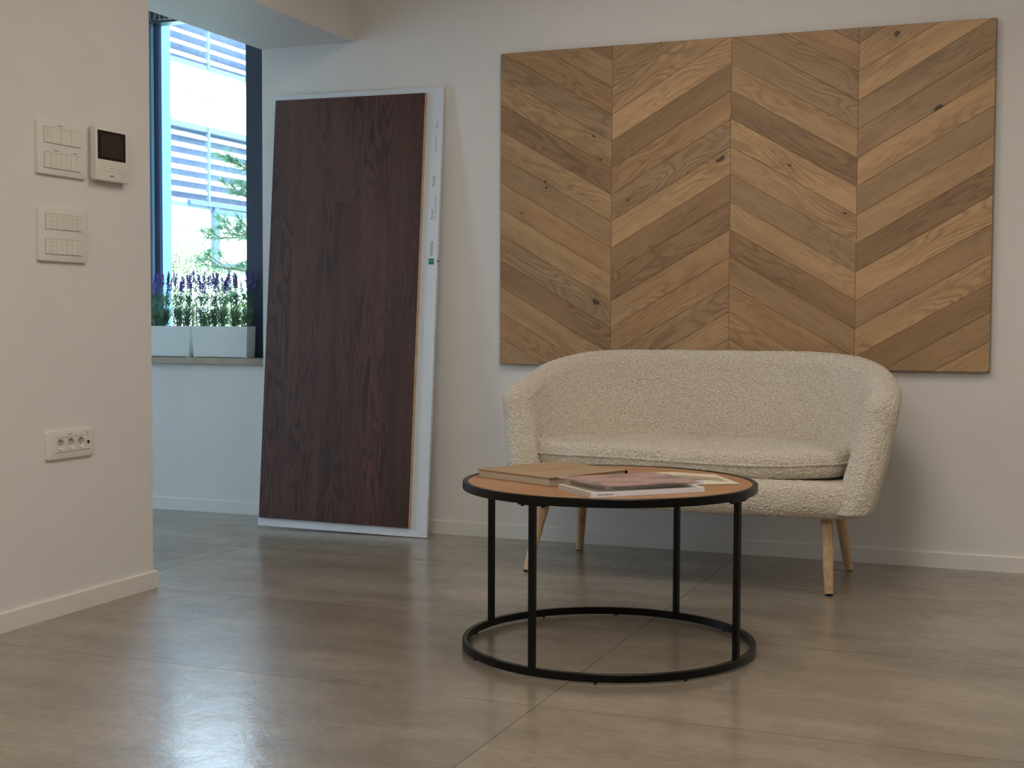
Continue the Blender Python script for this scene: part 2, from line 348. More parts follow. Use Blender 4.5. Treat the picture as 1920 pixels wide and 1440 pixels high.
def baseboard(name, pts, h=0.064, t=0.012, closed=False):
    """extrudes a board with an eased top edge along a floor polyline; the board lies to the right of the walk"""
    bm = bmesh.new(); prof = [(0, 0), (t, 0), (t, h-0.004), (t-0.0015, h-0.001), (t-0.004, h), (0, h)]
    n = len(pts); rows = []
    for i, p in enumerate(pts):
        p = Vector((p[0], p[1], 0)); d0 = d1 = None
        if i > 0: d0 = (p-Vector((*pts[i-1], 0))).normalized()
        if i < n-1: d1 = (Vector((*pts[i+1], 0))-p).normalized()
        d0 = d0 or d1; d1 = d1 or d0
        n0, n1 = Vector((d0.y, -d0.x, 0)), Vector((d1.y, -d1.x, 0)); mv = (n0+n1); mv = mv/(mv.dot(n0))
        rows.append([bm.verts.new(p + mv*a + Vector((0, 0, b))) for a, b in prof])
    k = len(prof)
    for i in range(n-1):
        for j in range(k): bm.faces.new((rows[i][j], rows[i+1][j], rows[i+1][(j+1) % k], rows[i][(j+1) % k]))
    bm.faces.new(rows[0]); bm.faces.new(rows[-1][::-1])
    b = MB(); b.bm.free(); b.bm = bm
    return struct(b.build(name, M_base))
baseboard('baseboard_back', [(CX+0.001, WY), (-0.795, WY)])
baseboard('baseboard_back', [(-0.7945, WY), (3.2, WY)])
baseboard('baseboard_window', [(-6.4, RY), (CX, RY)])
baseboard('baseboard_left', [(LX, -3.2), (LX, 4.165), (CX, 4.165)])

# window: frame, mullion, sill, panes
win = thing('window_1', 'tall dark framed window above the stone sill', 'window', (-4.4, 6.06, 0.797)); del win['label']; del win['category']; win['kind'] = 'structure'
def wpart(name, mb, m): 
    o = mb.build(name, m); o.parent = win; o.matrix_parent_inverse = Matrix.Translation((4.4, -6.06, -0.797)); return o
f = MB()
f.box(-3.874, OPX1, 6.04, 6.12, 0.797, OPZ1, 0.003); f.box(OPX0, -3.874, 6.04, 6.12, 0.797, 0.865, 0.003); f.box(OPX0, -3.874, 6.04, 6.12, 2.553, OPZ1, 0.003)
f.box(OPX0, -5.62, 6.04, 6.12, 0.865, 2.553, 0.003)
wpart('window_frame', f, M_dark)
m_ = MB(); m_.box(-4.4475, -4.441, 6.050, 6.110, 0.865, 2.553, 0.001)
wpart('mullion', m_, M_dark2)
m_ = MB(); m_.box(-4.60, -4.507, 6.05, 6.11, 0.865, 2.553, 0.003); wpart('casement_stile', m_, M_dark2)
wpart('window_pane', MB().box(-4.442, -3.872, 6.078, 6.084, 0.86, 2.556), M_glass)
wpart('window_pane', MB().box(-5.62, -4.60, 6.078, 6.084, 0.86, 2.556), M_glass)
wpart('window_sill', MB().box(OPX0, CX-0.002, 5.888, 6.06, 0.764, 0.797, 0.003), M_stone)
bl = MB()
for i in range(60): bl.box(-5.6+i*0.03, -5.588+i*0.03, 5.99, 6.035, 2.56, 2.619)
bl.box(-5.62, -3.80, 6.0, 6.035, 2.56, 2.619); wpart('blind_housing', bl, M_grille)

# pale pilaster just outside the pane
tag(MB().box(-4.60, -4.51, 6.20, 6.287, -0.3, 3.1, 0.003).build('exterior_fin', M_fin), 'pale blue vertical fin standing just outside the window beside its mullion', 'facade fin')

# ------------------------------------------------------------------ outside
struct(MB().box(-60, 30, 6.25, 70, -0.5, -0.3).build('ground_outside', M_extgnd))
BX = -18.0
bld = thing('office_building', 'white office building across the yard with rows of horizontal louvers', 'building', (BX, 30, -0.3))
def bpart(name, mb, m, parent=None):
    o = mb.build(name, m); o.parent = bld; o.matrix_parent_inverse = Matrix.Translation((-BX, -30, 0.3)); return o
Y0, Y1 = 16.0, 46.0
f = MB()
f.box(BX-4, BX, Y0, Y1, 5.988, 6.64); f.box(BX-4, BX, Y0, Y1, 5.33, 5.964)
f.box(BX-4, BX, Y0, Y1, 2.984, 3.50); f.box(BX-4, BX, Y0, Y1, -0.3, 2.960)
f.box(BX-4, BX, Y0, Y1, 9.0, 11)
bpart('facade_wall', f, M_facade)
bpart('facade_joint', MB().box(BX-3.9, BX-0.02, Y0+.05, Y1-.05, 5.960, 5.992), M_joint); bpart('facade_joint', MB().box(BX-3.9, BX-0.02, Y0+.05, Y1-.05, 2.955, 2.99), M_joint)
bpart('facade_glass', MB().box(BX-4, BX-0.35, Y0, Y1, 6.6, 9.05), M_extglass)
bpart('facade_glass', MB().box(BX-4, BX-0.35, Y0, Y1, 3.45, 5.40), M_extglass)
def slats(z0, z1, n):
    b = MB()
    for i in range(n):
        z = z0 + (z1-z0)*i/(n-1)
        b.box(BX-0.12, BX+0.06, Y0, Y1, -0.028, 0.028, mtx=Matrix.Translation((0, 0, z)) @ Matrix.Translation((BX, 0, 0)) @ Matrix.Rotation(math.radians(28), 4, 'Y') @ Matrix.Translation((-BX, 0, 0)))
    return b
bpart('louver_screen', slats(6.83, 8.8, 9), M_slat)
bpart('louver_screen', slats(3.60, 5.08, 7), M_slat)
for lo, hi in ((6.64, 9.0), (3.50, 5.33)):
    k = Y0+0.42
    while k < Y1:
        bpart('guide_rail', MB().box(BX+0.0, BX+0.09, k-0.035, k+0.035, lo, hi), M_guide); k += 2.5
    bpart('head_rail', MB().box(BX-0.1, BX+0.07, Y0, Y1, lo-0.02, lo+0.07), M_guide)
bpart('head_rail', MB().box(BX-0.1, BX+0.07, Y0, Y1, 5.22, 5.345), M_guide)
fr = MB(); fr.box(BX+0.02, BX+0.12, 26.58, 26.78, 2.12, 3.53); fr.box(BX+0.025, BX+0.115, 26.785, 31.5, 2.13, 2.27); fr.box(BX+0.01, BX+0.14, 25.6, 31.5, 3.535, 3.64); fr.box(BX+0.025, BX+0.115, 26.785, 31.5, 3.38, 3.50)
bpart('window_frame', fr, M_extframe)

def needle_tuft(b, p, d, n=60, ln=0.12, w=0.0030):
    d = d.normalized()
    for i in range(n):
        r = Vector((random.gauss(0, 1), random.gauss(0, 1), random.gauss(0, 1))).normalized()
        v = (d*random.uniform(0.5, 1.3) + r*0.8).normalized()*ln*random.uniform(0.7, 1.1)
        s = v.cross(Vector((random.random(), random.random(), random.random()))).normalized()*w
        o = p + d*random.uniform(-0.03, 0.03)
        b.bm.faces.new([b.bm.verts.new(o-s), b.bm.verts.new(o+s), b.bm.verts.new(o+v)])
pine = thing('pine_tree', 'light green pine with long needles reaching in beyond the right side of the window', 'tree', (-4.9, 8.9, -0.3))
nb, wb = MB(), MB()
wb.cyl((0, 0, 0), (0.05, 0, 4.2), 0.07, 0.04, 10)
for z, reach, up in ((1.55, 1.05, 0.15), (1.75, 0.95, 0.2), (1.95, 0.85, 0.3), (2.1, 0.75, 0.35), (2.35, 0.6, 0.35), (1.4, 0.9, 0.0), (2.6, 0.5, 0.4), (1.9, 1.0, 0.0)):
    a0 = Vector((0, 0, z)); a1 = Vector((-reach, random.uniform(-0.3, 0.1), z+up))
    wb.cyl(a0, a1, 0.012, 0.004, 6)
    for k in range(15):
        t = 0.30 + 0.70*k/14; p = a0.lerp(a1, t)
        side = Vector((-0.6, random.uniform(-0.5, 0.5), random.uniform(0.2, 0.9))).normalized()*random.uniform(0.04, 0.16)
        wb.cyl(p, p+side, 0.004, 0.003, 5)
        needle_tuft(nb, p+side, side); needle_tuft(nb, p, a1-a0, 20)
wb.build('trunk', M_bark, pine); nb.build('needles', M_pine, pine)

def shrub(x, y, zc, r, m, label, n=3200, leaf=0.022):
    t = thing('shrub', label, 'shrub', (x, y, -0.3)); b = MB()
    for i in range(n):
        th, ph = random.uniform(0, 2*PI), math.acos(random.uniform(-0.3, 1)); rr = r*random.uniform(0.6, 1.05)
        p = Vector((rr*math.sin(ph)*math.cos(th), rr*math.sin(ph)*math.sin(th), zc+0.3+rr*math.cos(ph)*1.1))
        a = Vector((random.gauss(0, 1), random.gauss(0, 1), random.gauss(0.6, 1))).normalized()*leaf; s = a.orthogonal().normalized()*leaf*0.3
        b.quad(p, p+a*0.5+s, p+a, p+a*0.5-s)
    b.build('foliage', m, t)
    st = MB()
    for i in range(5):
        q = Vector((random.uniform(-.3, .3)*r, random.uniform(-.3, .3)*r, zc+0.3)); st.cyl((q.x*0.3, q.y*0.3, 0), q, 0.012, 0.006, 6)
    st.build('stem', M_bark, t)
shrub(-6.72, 9.6, 1.12, 0.46, M_shrub, 'pale green feathery shrub outside behind the middle of the lavender')
shrub(-4.98, 7.6, 0.80, 0.27, M_shrub2, 'low yellow green bush outside under the pine branches')
shrub(-7.55, 10.2, 0.85, 0.45, M_shrub2, 'green bush outside towards the left side of the window')

# ------------------------------------------------------------------ lavender planters on the sill
def planter(x0, x1, label):
    t = thing('planter', label, 'planter', ((x0+x1)/2, 5.9725, 0.797), 'white planters on the window sill')
    hw, y0, y1, h = (x1-x0)/2, -0.040, 0.040, 0.161
    bm = bmesh.new()
    def rect(k, z, ins=0.0): return [bm.verts.new((sx*(hw*k-ins), (y0 if sy < 0 else y1)*k + (ins if sy < 0 else -ins), z)) for sx, sy in ((-1, -1), (1, -1), (1, 1), (-1, 1))]
    a, b_, c, d = rect(0.965, 0.004), rect(1, h), rect(1, h, 0.005), rect(1, h-0.02, 0.005)
    for p, q in ((a, b_), (b_, c), (c, d)):
        for i in range(4): bm.faces.new((p[i], p[(i+1) % 4], q[(i+1) % 4], q[i]))
    bm.faces.new(a[::-1]); bm.faces.new(d)
    s = MB(); s.bm.free(); s.bm = bm
    for sx in (-1, 1):
        for sy in (-1, 1): s.box(sx*hw*0.9-0.012, sx*hw*0.9+0.012, sy*0.028-0.006, sy*0.028+0.006, 0, 0.006)
    s.build('box', M_planter, t)
    MB().box(-hw+0.008, hw-0.008, y0+0.008, y1-0.008, h-0.03, h-0.014).build('soil', M_soil, t)
    return t
planter(-4.483, -4.150, 'white rectangular lavender planter on the sill, the left one partly hidden by the wall')
planter(-4.135, -3.803, 'white rectangular lavender planter on the sill, the right one beside the dark frame')
def blade(b, p, d, ln, w, bend):
    s = d.cross(Vector((0, 1, 0.2))).normalized()*w
    m1 = p + d*ln*0.5 + bend*0.4; e = p + d*ln + bend*1.3
    v = [b.bm.verts.new(q) for q in (p-s*0.6, p+s*0.6, m1+s, m1-s, e)]
    b.bm.faces.new(v[:4]); b.bm.faces.new((v[3], v[2], v[4]))
def lavender(x, y, label):
    t = thing('lavender_plant', label, 'plant', (x, y, 0.944), 'lavender plants in the sill planters')
    lf, fl, st = MB(), MB(), MB()
    for k in range(9):
        base = Vector((random.uniform(-0.020, 0.020), random.uniform(-0.020, 0.020), 0))
        H = random.uniform(0.185, 0.25); lean = Vector((random.uniform(-0.03, 0.03), random.uniform(-0.02, 0.02), 0))
        top = base + lean + Vector((0, 0, H)); st.cyl(base, top, 0.0011, 0.0008, 5)
        for z0, z1, n, ln in ((0.0, 0.085, 20, 0.05), (0.11, 0.16, 9, 0.038)):
            for i in range(n):
                z = random.uniform(z0, z1); p = base + lean*(z/H) + Vector((0, 0, z)); a = random.uniform(0, 2*PI)
                d = Vector((math.cos(a)*0.42, math.sin(a)*0.42, 1)).normalized()
                blade(lf, p, d, ln*random.uniform(0.7, 1.2), 0.0016, Vector((math.cos(a), math.sin(a), -0.2))*0.006)
        ns = random.randint(7, 9)
        for i in range(ns):
            z = H - 0.008 + i*0.0078; r = 0.0052*(1-0.5*i/ns)
            for j in range(4):
                if random.random() < 0.3: continue
                a = j*PI/2 + i*0.8 + random.uniform(-.3, .3); c = base + lean*(z/H)**1.6 + Vector((math.cos(a)*r, math.sin(a)*r, z))
                g = bmesh.ops.create_icosphere(fl.bm, subdivisions=1, radius=random.uniform(0.0022, 0.0036))['verts']
                for v in g: v.co = Vector((v.co.x, v.co.y, v.co.z*1.5)) + c
    st.build('stem', M_lavleaf, t); lf.build('leaves', M_lavleaf, t); fl.build('flower_spikes', M_lavflower, t)
places = {0: 'at its left end', 1: 'left of its middle', 2: 'in its middle', 3: 'right of its middle', 4: 'at its right end'}
for pl, (x0, x1) in (('left', (-4.483, -4.150)), ('right', (-4.135, -3.803))):
    for i in range(5):
        lavender(x0+0.034+i*(x1-x0-0.068)/4, 5.972+random.uniform(-0.006, 0.006), 'purple flowering lavender in the %s sill planter, %s' % (pl, places[i]))

# ------------------------------------------------------------------ leaning display board
bu, bv = Vector((0.9999, 0.0098, -0.0080)), Vector((0.0073, 0.0713, 0.9974))
bn = bu.cross(bv).normalized(); bv = bn.cross(bu).normalized()
BM = Matrix(((bu.x, bv.x, bn.x, -3.516), (bu.y, bv.y, bn.y, 5.5685), (bu.z, bv.z, bn.z, 0.0093), (0, 0, 0, 1)))
board = thing('display_board', 'white sample board leaning on the wall with a dark brown oak floor panel', 'display board', matrix=BM)
MB().box(0, 0.8887, 0, 2.067, -0.018, 0, 0.0012).build('backing_board', M_whiteboard, board)
def plank_mesh(name, polys, z0, z1, m, parent, gap=0.0006, bev=0.0009):
    """polys: list of (outline [(x,y)...], direction angle, tone, seed): separate boards with eased edges and grain UVs"""
    bm = bmesh.new(); uvl = bm.loops.layers.uv.new('UVMap'); tl = bm.loops.layers.float_color.new('tone')
    for poly, ang, tone, seed in polys:
        c = Vector((sum(p[0] for p in poly)/len(poly), sum(p[1] for p in poly)/len(poly)))
        n = len(poly)
        def inset(dist):
            out = []
            for i in range(n):
                a, b_, d = Vector(poly[i-1]), Vector(poly[i]), Vector(poly[(i+1) % n])
                e0, e1 = (b_-a).normalized(), (d-b_).normalized(); n0, n1 = Vector((-e0.y, e0.x)), Vector((-e1.y, e1.x))
                k = n0+n1; k = k/max(0.25, k.dot(n0)); out.append(b_+k*dist)
            return out
        o0, o1 = inset(gap), inset(gap+bev)
        A = [bm.verts.new((p.x, p.y, z0)) for p in o0]; B = [bm.verts.new((p.x, p.y, z1-bev)) for p in o0]; C = [bm.verts.new((p.x, p.y, z1)) for p in o1]
        fs = [bm.faces.new(C)]
        for i in range(n):
            j = (i+1) % n; fs.append(bm.faces.new((B[i], B[j], C[j], C[i]))); fs.append(bm.faces.new((A[i], A[j], B[j], B[i])))
        ca, sa = math.cos(ang), math.sin(ang); rs = random.Random(seed); ox, oy = rs.uniform(0, 40), rs.uniform(0, 40)
        for f_ in fs:
            for lp in f_.loops:
                q = lp.vert.co; lp[uvl].uv = (q.x*ca+q.y*sa+ox, -q.x*sa+q.y*ca+oy); lp[tl] = (*tone, 1)
    me = bpy.data.meshes.new(name); bm.to_mesh(me); bm.free()
    return link(name, me, m, parent)
def area2(p): return sum(p[i][0]*p[(i+1) % len(p)][1]-p[(i+1) % len(p)][0]*p[i][1] for i in range(len(p)))
# dark oak floor panel: boards of 19 cm with staggered end joints
PX0, PX1, PY0, PY1 = 0.0125, 0.8015, 0.0405, 2.0400
xs = [PX0, 0.134, 0.322, 0.488, 0.648, PX1]
joints = [[], [], [1.545], [], [1.040]]
tones = [(1.0, 1.0, 1.0), (1.06, 1.04, 1.02), (0.93, 0.90, 0.90), (1.12, 1.06, 1.02), (0.80, 0.78, 0.76)]
pol = []
for i in range(5):
    ys = [PY0]+joints[i]+[PY1]
    for j in range(len(ys)-1):
        tn = tuple(v*(1.0 if j == 0 else 1.12) for v in tones[i])
        pol.append(([(xs[i], ys[j]), (xs[i+1], ys[j]), (xs[i+1], ys[j+1]), (xs[i], ys[j+1])], PI/2, tn, 50+i*7+j))
panel = plank_mesh('floor_panel', pol, 0.0092, 0.0140, M_darkoak, board, gap=0.00015, bev=0.0004)
panel['label'] = 'dark brown oak plank panel'
core = MB().box(PX0+0.0005, PX1+0.0045, PY0, PY1, 0.0002, 0.0092)
core.build('core_layer', M_core, panel)
for k in range(19): MB().box(PX1+0.0040, PX1+0.0051, PY0+0.06+k*0.105, PY0+0.0625+k*0.105, 0.001, 0.0125).build('core_slot', M_cardedge, panel)
MB().box(PX1+0.0002, PX1+0.0046, PY0, PY1, 0.0092, 0.0128).build('core_layer', M_core, panel)
R90 = Matrix.Rotation(PI/2, 4, 'Z')
lg = MB().box(0.8455, 0.8725, 1.2507, 1.2777, 0.0001, 0.0008).build('logo_square', M_green, board)
MB().box(0.8475, 0.8705, 1.2620, 1.2630, 0.0008, 0.0012).box(0.8475, 0.8705, 1.2660, 1.2715, 0.0008, 0.0011).build('logo_stripe', M_greenl, lg)
def btext(body, x, y, size, m): text_obj('lettering', body, size, m, board, Matrix.Translation((x, y, 0.0003)) @ R90, extr=0.0002)
btext('classica', 0.8635, 1.2880, 0.0235, M_print)
btext('Rovere', 0.8590, 1.4560, 0.0165, M_print)
btext('Oak / Chêne / Eiche / Roble', 0.8725, 1.4560, 0.0098, M_printl)
btext('Vicuña', 0.8620, 1.6080, 0.0190, M_print)
btext('Prefinished Oiled', 0.8630, 1.7700, 0.0098, M_printl)
btext('Elegant', 0.8660, 1.8760, 0.0120, M_printl)
MB().cyl((0.8880, 1.267, -0.009), (0.8905, 1.267, -0.009), 0.006, 0.006, 12).build('edge_plug', M_blk, board)

# ------------------------------------------------------------------ chevron oak panel
chev = thing('chevron_panel', 'large oak chevron parquet panel hanging on the wall above the sofa', 'wall panel', (-1.276, WY-0.0005, 1.495))
CM = Matrix(((1, 0, 0, -1.276), (0, 0, -1, WY-0.0005), (0, 1, 0, 1.495), (0, 0, 0, 1)))
chev.matrix_world = CM      # local x right, y up, z out of the wall
HX, HZ = 1.0495, 0.6965
def clip(poly, ax, val, keep_less):
    out = []
    for i in range(len(poly)):
        a, b_ = poly[i], poly[(i+1) % len(poly)]; ia = (a[ax] <= val) == keep_less or a[ax] == val; ib = (b_[ax] <= val) == keep_less or b_[ax] == val
        if ia: out.append(a)
        if ia != ib:
            t = (val-a[ax])/(b_[ax]-a[ax]); out.append((a[0]+(b_[0]-a[0])*t, a[1]+(b_[1]-a[1])*t))
    return out
Dk, Md, Tn, Lt, Gy, Wm = (0.70, 0.65, 0.60), (0.84, 0.82, 0.80), (1.0, 0.97, 0.92), (1.16, 1.12, 1.04), (0.80, 0.80, 0.80), (0.92, 0.85, 0.78)
TON = [  # per column, from the top downwards as the boards meet the seam
    [Md, Dk, Md, Wm, Gy, Tn, Dk, Tn, Md, Wm, Tn, Gy, Dk, Tn, Wm, Md, Wm, Md],
    [Md, Md, Md, Tn, Lt, Dk, Wm, Gy, Lt, Dk, Dk, Tn, Wm, Md, Tn, Md, Md, Md],
    [Md, Md, Wm, Md, Gy, Tn, Dk, Lt, Tn, Gy, Tn, Dk, Md, Wm, Tn, Md, Md, Md],
    [Md, Md, Tn, Lt, Gy, Md, Lt, Gy, Tn, Dk, Lt, Md, Lt, Dk, Md, Tn, Md, Md]]
bx = [-2.3255, -1.801, -1.2765, -0.752, -0.2265]; pitch = 0.1163; rise = (bx[1]-bx[0])*math.tan(math.radians(30))
pol = []
for c in range(4):
    down = c % 2 == 0                       # boards of columns 1 and 3 fall to the right
    seam_z = 2.012 if c in (0, 1) else 2.0135
    x0, x1 = bx[c], bx[c+1]
    for k in range(-1, 17):
        z1 = seam_z + (2-k)*pitch; z0 = z1-pitch      # heights at the low end of the board
        if down: P4 = [(x0, z0+rise), (x1, z0), (x1, z1), (x0, z1+rise)]
        else: P4 = [(x0, z0), (x1, z0+rise), (x1, z1+rise), (x0, z1)]
        q = [(p[0]+1.276, p[1]-1.495) for p in P4]
        for ax, val, less in ((1, HZ, True), (1, -HZ, False)):
            if q: q = clip(q, ax, val, less)
        if len(q) < 3: continue
        if abs(area2(q)) < 0.0006: continue
        if area2(q) < 0: q = q[::-1]
        r_ = random.uniform(0.94, 1.06); tn = TON[c][max(0, min(17, k+1))]
        pol.append((q, math.radians(-30 if down else 30), tuple(v*r_ for v in tn), 300+c*40+k))
plank_mesh('oak_planks', pol, 0.012, 0.030, M_chev, chev, gap=0.0005, bev=0.0012)
MB().box(-HX, HX, -HZ, HZ, 0.0, 0.0285).build('panel_core', wood_mat('panel_edge', (70, 48, 32), (96, 68, 46), (120, 88, 60), use_uv=False, rough=0.7), chev)

# ------------------------------------------------------------------ wall plates on the left wall (local x = along wall towards the window, y = up, z = out)
def plate_frame(y0, y1, z0, z1):
    return Matrix(((0, 0, 1, LX), (1, 0, 0, (y0+y1)/2), (0, 1, 0, (z0+z1)/2), (0, 0, 0, 1)))
def rrect(w, h, r, t, bev=0.003, seg=6, z0=0.0, hole=None):
    """rounded, softly bevelled plate"""
    b = MB(); rows = []
    def outline(ins, z):
        out = []; rr = max(0.0005, r-ins)
        for cx, cy, a0 in ((w/2-r, h/2-r, 0), (-w/2+r, h/2-r, PI/2), (-w/2+r, -h/2+r, PI), (w/2-r, -h/2+r, 1.5*PI)):
            for i in range(seg+1):
                a = a0+PI/2*i/seg; out.append(b.bm.verts.new((cx+rr*math.cos(a), cy+rr*math.sin(a), z)))
        return out
    for ins, z in ((0, z0), (0, z0+t-bev), (bev*0.3, z0+t-bev*0.3), (bev, z0+t)): rows.append(outline(ins, z))
    n = len(rows[0])
    for a, c in zip(rows, rows[1:]):
        for i in range(n): b.bm.faces.new((a[i], a[(i+1) % n], c[(i+1) % n], c[i]))
    b.bm.faces.new(rows[0][::-1])
    if hole is None: b.bm.faces.new(rows[-1])
    else:                                   # hole = (x0, x1, y0, y1): a window cut through the face, one hole corner per rounded corner
        x0, x1, y0, y1 = hole; cs = [(x1, y1), (x0, y1), (x0, y0), (x1, y0)]; top = rows[-1]; m = seg+1
        up = [b.bm.verts.new((x, y, z0+t)) for x, y in cs]; dn = [b.bm.verts.new((x, y, 0.0006)) for x, y in cs]
        for c in range(4):
            for i in range(seg): b.bm.faces.new((top[c*m+i], top[c*m+i+1], up[c]))
            d = (c+1) % 4; b.bm.faces.new((top[c*m+seg], top[d*m], up[d], up[c])); b.bm.faces.new((up[c], up[d], dn[d], dn[c]))
        b.bm.faces.new(dn)
    return b
def rockers(parent, Y0, Z0, y0, y1, z0, z1, cuts, dots=()):
    """recessed dark bed with one rocker per module"""
    MB().box(y0-Y0-0.0012, y1-Y0+0.0012, z0-Z0-0.0012, z1-Z0+0.0012, 0.0113, 0.0121).build('module_bed', M_line, parent)
    e = [y0]+list(cuts)+[y1]
    for i in range(len(e)-1):
        b = MB().box(e[i]-Y0+0.0007, e[i+1]-Y0-0.0007, z0-Z0+0.0004, z1-Z0-0.0004, 0.0115, 0.0150, 0.0008)
        k = b.build('rocker', M_plastic, parent)
        if i in dots:
            d = MB(); xc = (e[i]+e[i+1])/2-Y0
            for zz in (0.2, 0.5, 0.8): d.box(xc-0.0035, xc+0.0035, z0-Z0+(z1-z0)*zz-0.0007, z0-Z0+(z1-z0)*zz+0.0007, 0.0148, 0.0153)
            d.build('marking', M_mark, k)
Y0c, Z0c = (3.556+3.7975)/2, (1.4687+1.6455)/2
sw = thing('switch_panel', 'large white double row switch plate beside the intercom, the upper of two', 'switch', matrix=plate_frame(3.556, 3.7975, 1.4687, 1.6455), group='white switch plates on the left wall')
rrect(0.2415, 0.1768, 0.006, 0.012).build('cover_plate', M_plastic, sw, smooth=True)
rockers(sw, Y0c, Z0c, 3.5857, 3.7669, 1.5720, 1.6240, [3.6010, 3.6160, 3.6665, 3.7188])
rockers(sw, Y0c, Z0c, 3.5857, 3.7655, 1.4902, 1.5415, [3.6165, 3.6410, 3.6652, 3.6900, 3.7148, 3.7425])
for yy, zz, ww in ((3.6671, 1.6325, 0.022), (3.6467, 1.5492, 0.022), (3.7375, 1.5492, 0.018)):
    b = MB()
    for i in range(5): b.box(yy-Y0c-ww/2+i*ww/5, yy-Y0c-ww/2+(i+0.75)*ww/5, zz-Z0c-0.0018, zz-Z0c+0.0018, 0.0118, 0.0122)
    b.build('printed_label', M_printl, sw)
Y0c, Z0c = (3.558+3.797)/2, (1.185+1.3625)/2
sw = thing('switch_panel', 'white square double row switch plate below the upper plate, the lower of two', 'switch', matrix=plate_frame(3.558, 3.797, 1.185, 1.3625), group='white switch plates on the left wall')
rrect(0.239, 0.1775, 0.006, 0.012).build('cover_plate', M_plastic, sw, smooth=True)
rockers(sw, Y0c, Z0c, 3.5887, 3.7675, 1.2905, 1.3410, [3.6158, 3.6410, 3.6660, 3.6915, 3.7169, 3.7440], dots=(0, 1, 2, 3, 4, 5, 6))
rockers(sw, Y0c, Z0c, 3.5872, 3.7662, 1.2085, 1.2585, [3.6146, 3.6398, 3.6648, 3.6905, 3.7157, 3.7420], dots=(0, 1))
# video intercom
Y0c, Z0c = (3.820+4.008)/2, (1.4725+1.6570)/2
ic = thing('video_intercom', 'white video intercom monitor with dark screen on the left wall', 'intercom', matrix=plate_frame(3.820, 4.008, 1.4725, 1.6570))
b = rrect(0.172, 0.168, 0.006, 0.012, 0.001); b.build('mounting_box', M_plastic, ic, smooth=True)
rrect(0.186, 0.184, 0.007, 0.022, 0.004, z0=0.010).build('housing', M_plastic, ic, smooth=True)
sc = MB().box(3.8300-Y0c, 3.9797-Y0c, 1.5448-Z0c, 1.6437-Z0c, 0.0318, 0.0330, 0.0004).build('screen', M_bezel, ic)
MB().box(3.8465-Y0c, 3.9665-Y0c, 1.5555-Z0c, 1.6330-Z0c, 0.0330, 0.0333).build('display', M_screen, sc)
MB().box(-0.0925, 0.0925, 1.5062-Z0c, 1.5070-Z0c, 0.0316, 0.0323).build('seam', M_line, ic)
for yy, ww in ((3.8681, 0.004), (3.905, 0.010), (3.9412, 0.004)): MB().box(yy-Y0c-ww/2, yy-Y0c+ww/2, 1.5172-Z0c-0.0018, 1.5172-Z0c+0.0018, 0.0318, 0.0323).build('touch_key', M_line, ic)
b = MB()
for i in range(6): b.box(3.8945-Y0c+i*0.0035, 3.8970-Y0c+i*0.0035, 1.4880-Z0c, 1.4920-Z0c, 0.0318, 0.0322)
b.build('printed_label', M_print, ic)
MB().box(3.8330-Y0c, 3.8342-Y0c, 1.4820-Z0c, 1.4970-Z0c, 0.0318, 0.0322).build('side_mark', M_printl, ic)
b = MB()
for i in range(3): b.box(3.9610-Y0c+i*0.004, 3.9640-Y0c+i*0.004, 1.4895-Z0c, 1.4912-Z0c, 0.0318, 0.0322)
b.build('printed_label', M_printl, ic)
# triple socket with a data outlet
Y0c, Z0c = (3.5855+3.8205)/2, (0.526+0.623)/2
so = thing('triple_socket', 'white three gang power socket with a small data outlet low on the left wall', 'socket', matrix=plate_frame(3.5855, 3.8205, 0.526, 0.623))
rrect(0.235, 0.097, 0.010, 0.0105, hole=(3.6268-Y0c, 3.8010-Y0c, 0.5488-Z0c, 0.5994-Z0c)).build('cover_plate', M_plastic, so, smooth=True)
MB().box(3.6272-Y0c, 3.8005-Y0c, 0.5490-Z0c, 0.5990-Z0c, 0.0007, 0.0011).build('module_bed', M_line, so)
for c_ in (3.6512, 3.7015, 3.7520):
    b = MB(); xc, zc = c_-Y0c, 0.5742-Z0c; seg = 32; hw, hh, R = 0.0246, 0.0242, 0.0203
    sq, ci, bt = [], [], []
    for i in range(seg):
        a = 2*PI*i/seg; ca, sa = math.cos(a), math.sin(a); k = min(hw/max(abs(ca), 1e-6), hh/max(abs(sa), 1e-6))
        sq.append(b.bm.verts.new((xc+ca*k, zc+sa*k, 0.0125))); ci.append(b.bm.verts.new((xc+ca*R, zc+sa*R, 0.0125))); bt.append(b.bm.verts.new((xc+ca*R*0.97, zc+sa*R*0.97, 0.0012)))
    sb = [b.bm.verts.new((v.co.x, v.co.y, 0.0012)) for v in sq]
    for i in range(seg):
        j = (i+1) % seg
        b.bm.faces.new((sq[i], sq[j], ci[j], ci[i])); b.bm.faces.new((ci[i], ci[j], bt[j], bt[i])); b.bm.faces.new((sb[i], sb[j], sq[j], sq[i]))
    b.bm.faces.new(bt)
    k = b.build('socket_insert', M_plastic, so)
    for d in (-0.0095, 0.0095): MB().cyl((xc+d, zc, 0.0012), (xc+d, zc, 0.0018), 0.0026, 0.0026, 12).build('pin_hole', M_blk, k)
    for s in (-1, 1): MB().box(xc-0.0035, xc+0.0035, zc+s*0.0180-0.0012, zc+s*0.0180+0.0012, 0.002, 0.0115).build('earth_clip', M_steel, k)
ro = MB().box(3.7775-Y0c, 3.8000-Y0c, 0.5500-Z0c, 0.5984-Z0c, 0.0012, 0.0125, 0.0006).build('data_outlet', M_plastic, so)
b = MB(); v = [b.bm.verts.new((3.7897-Y0c+x, 0.5742-Z0c+y, z)) for z in (0.0124, 0.0128) for x, y in ((-0.006, 0.006), (0.006, 0.006), (0.006, -0.002), (0, -0.0075), (-0.006, -0.002))]
b.bm.faces.new(v[5:]); b.bm.faces.new(v[4::-1])
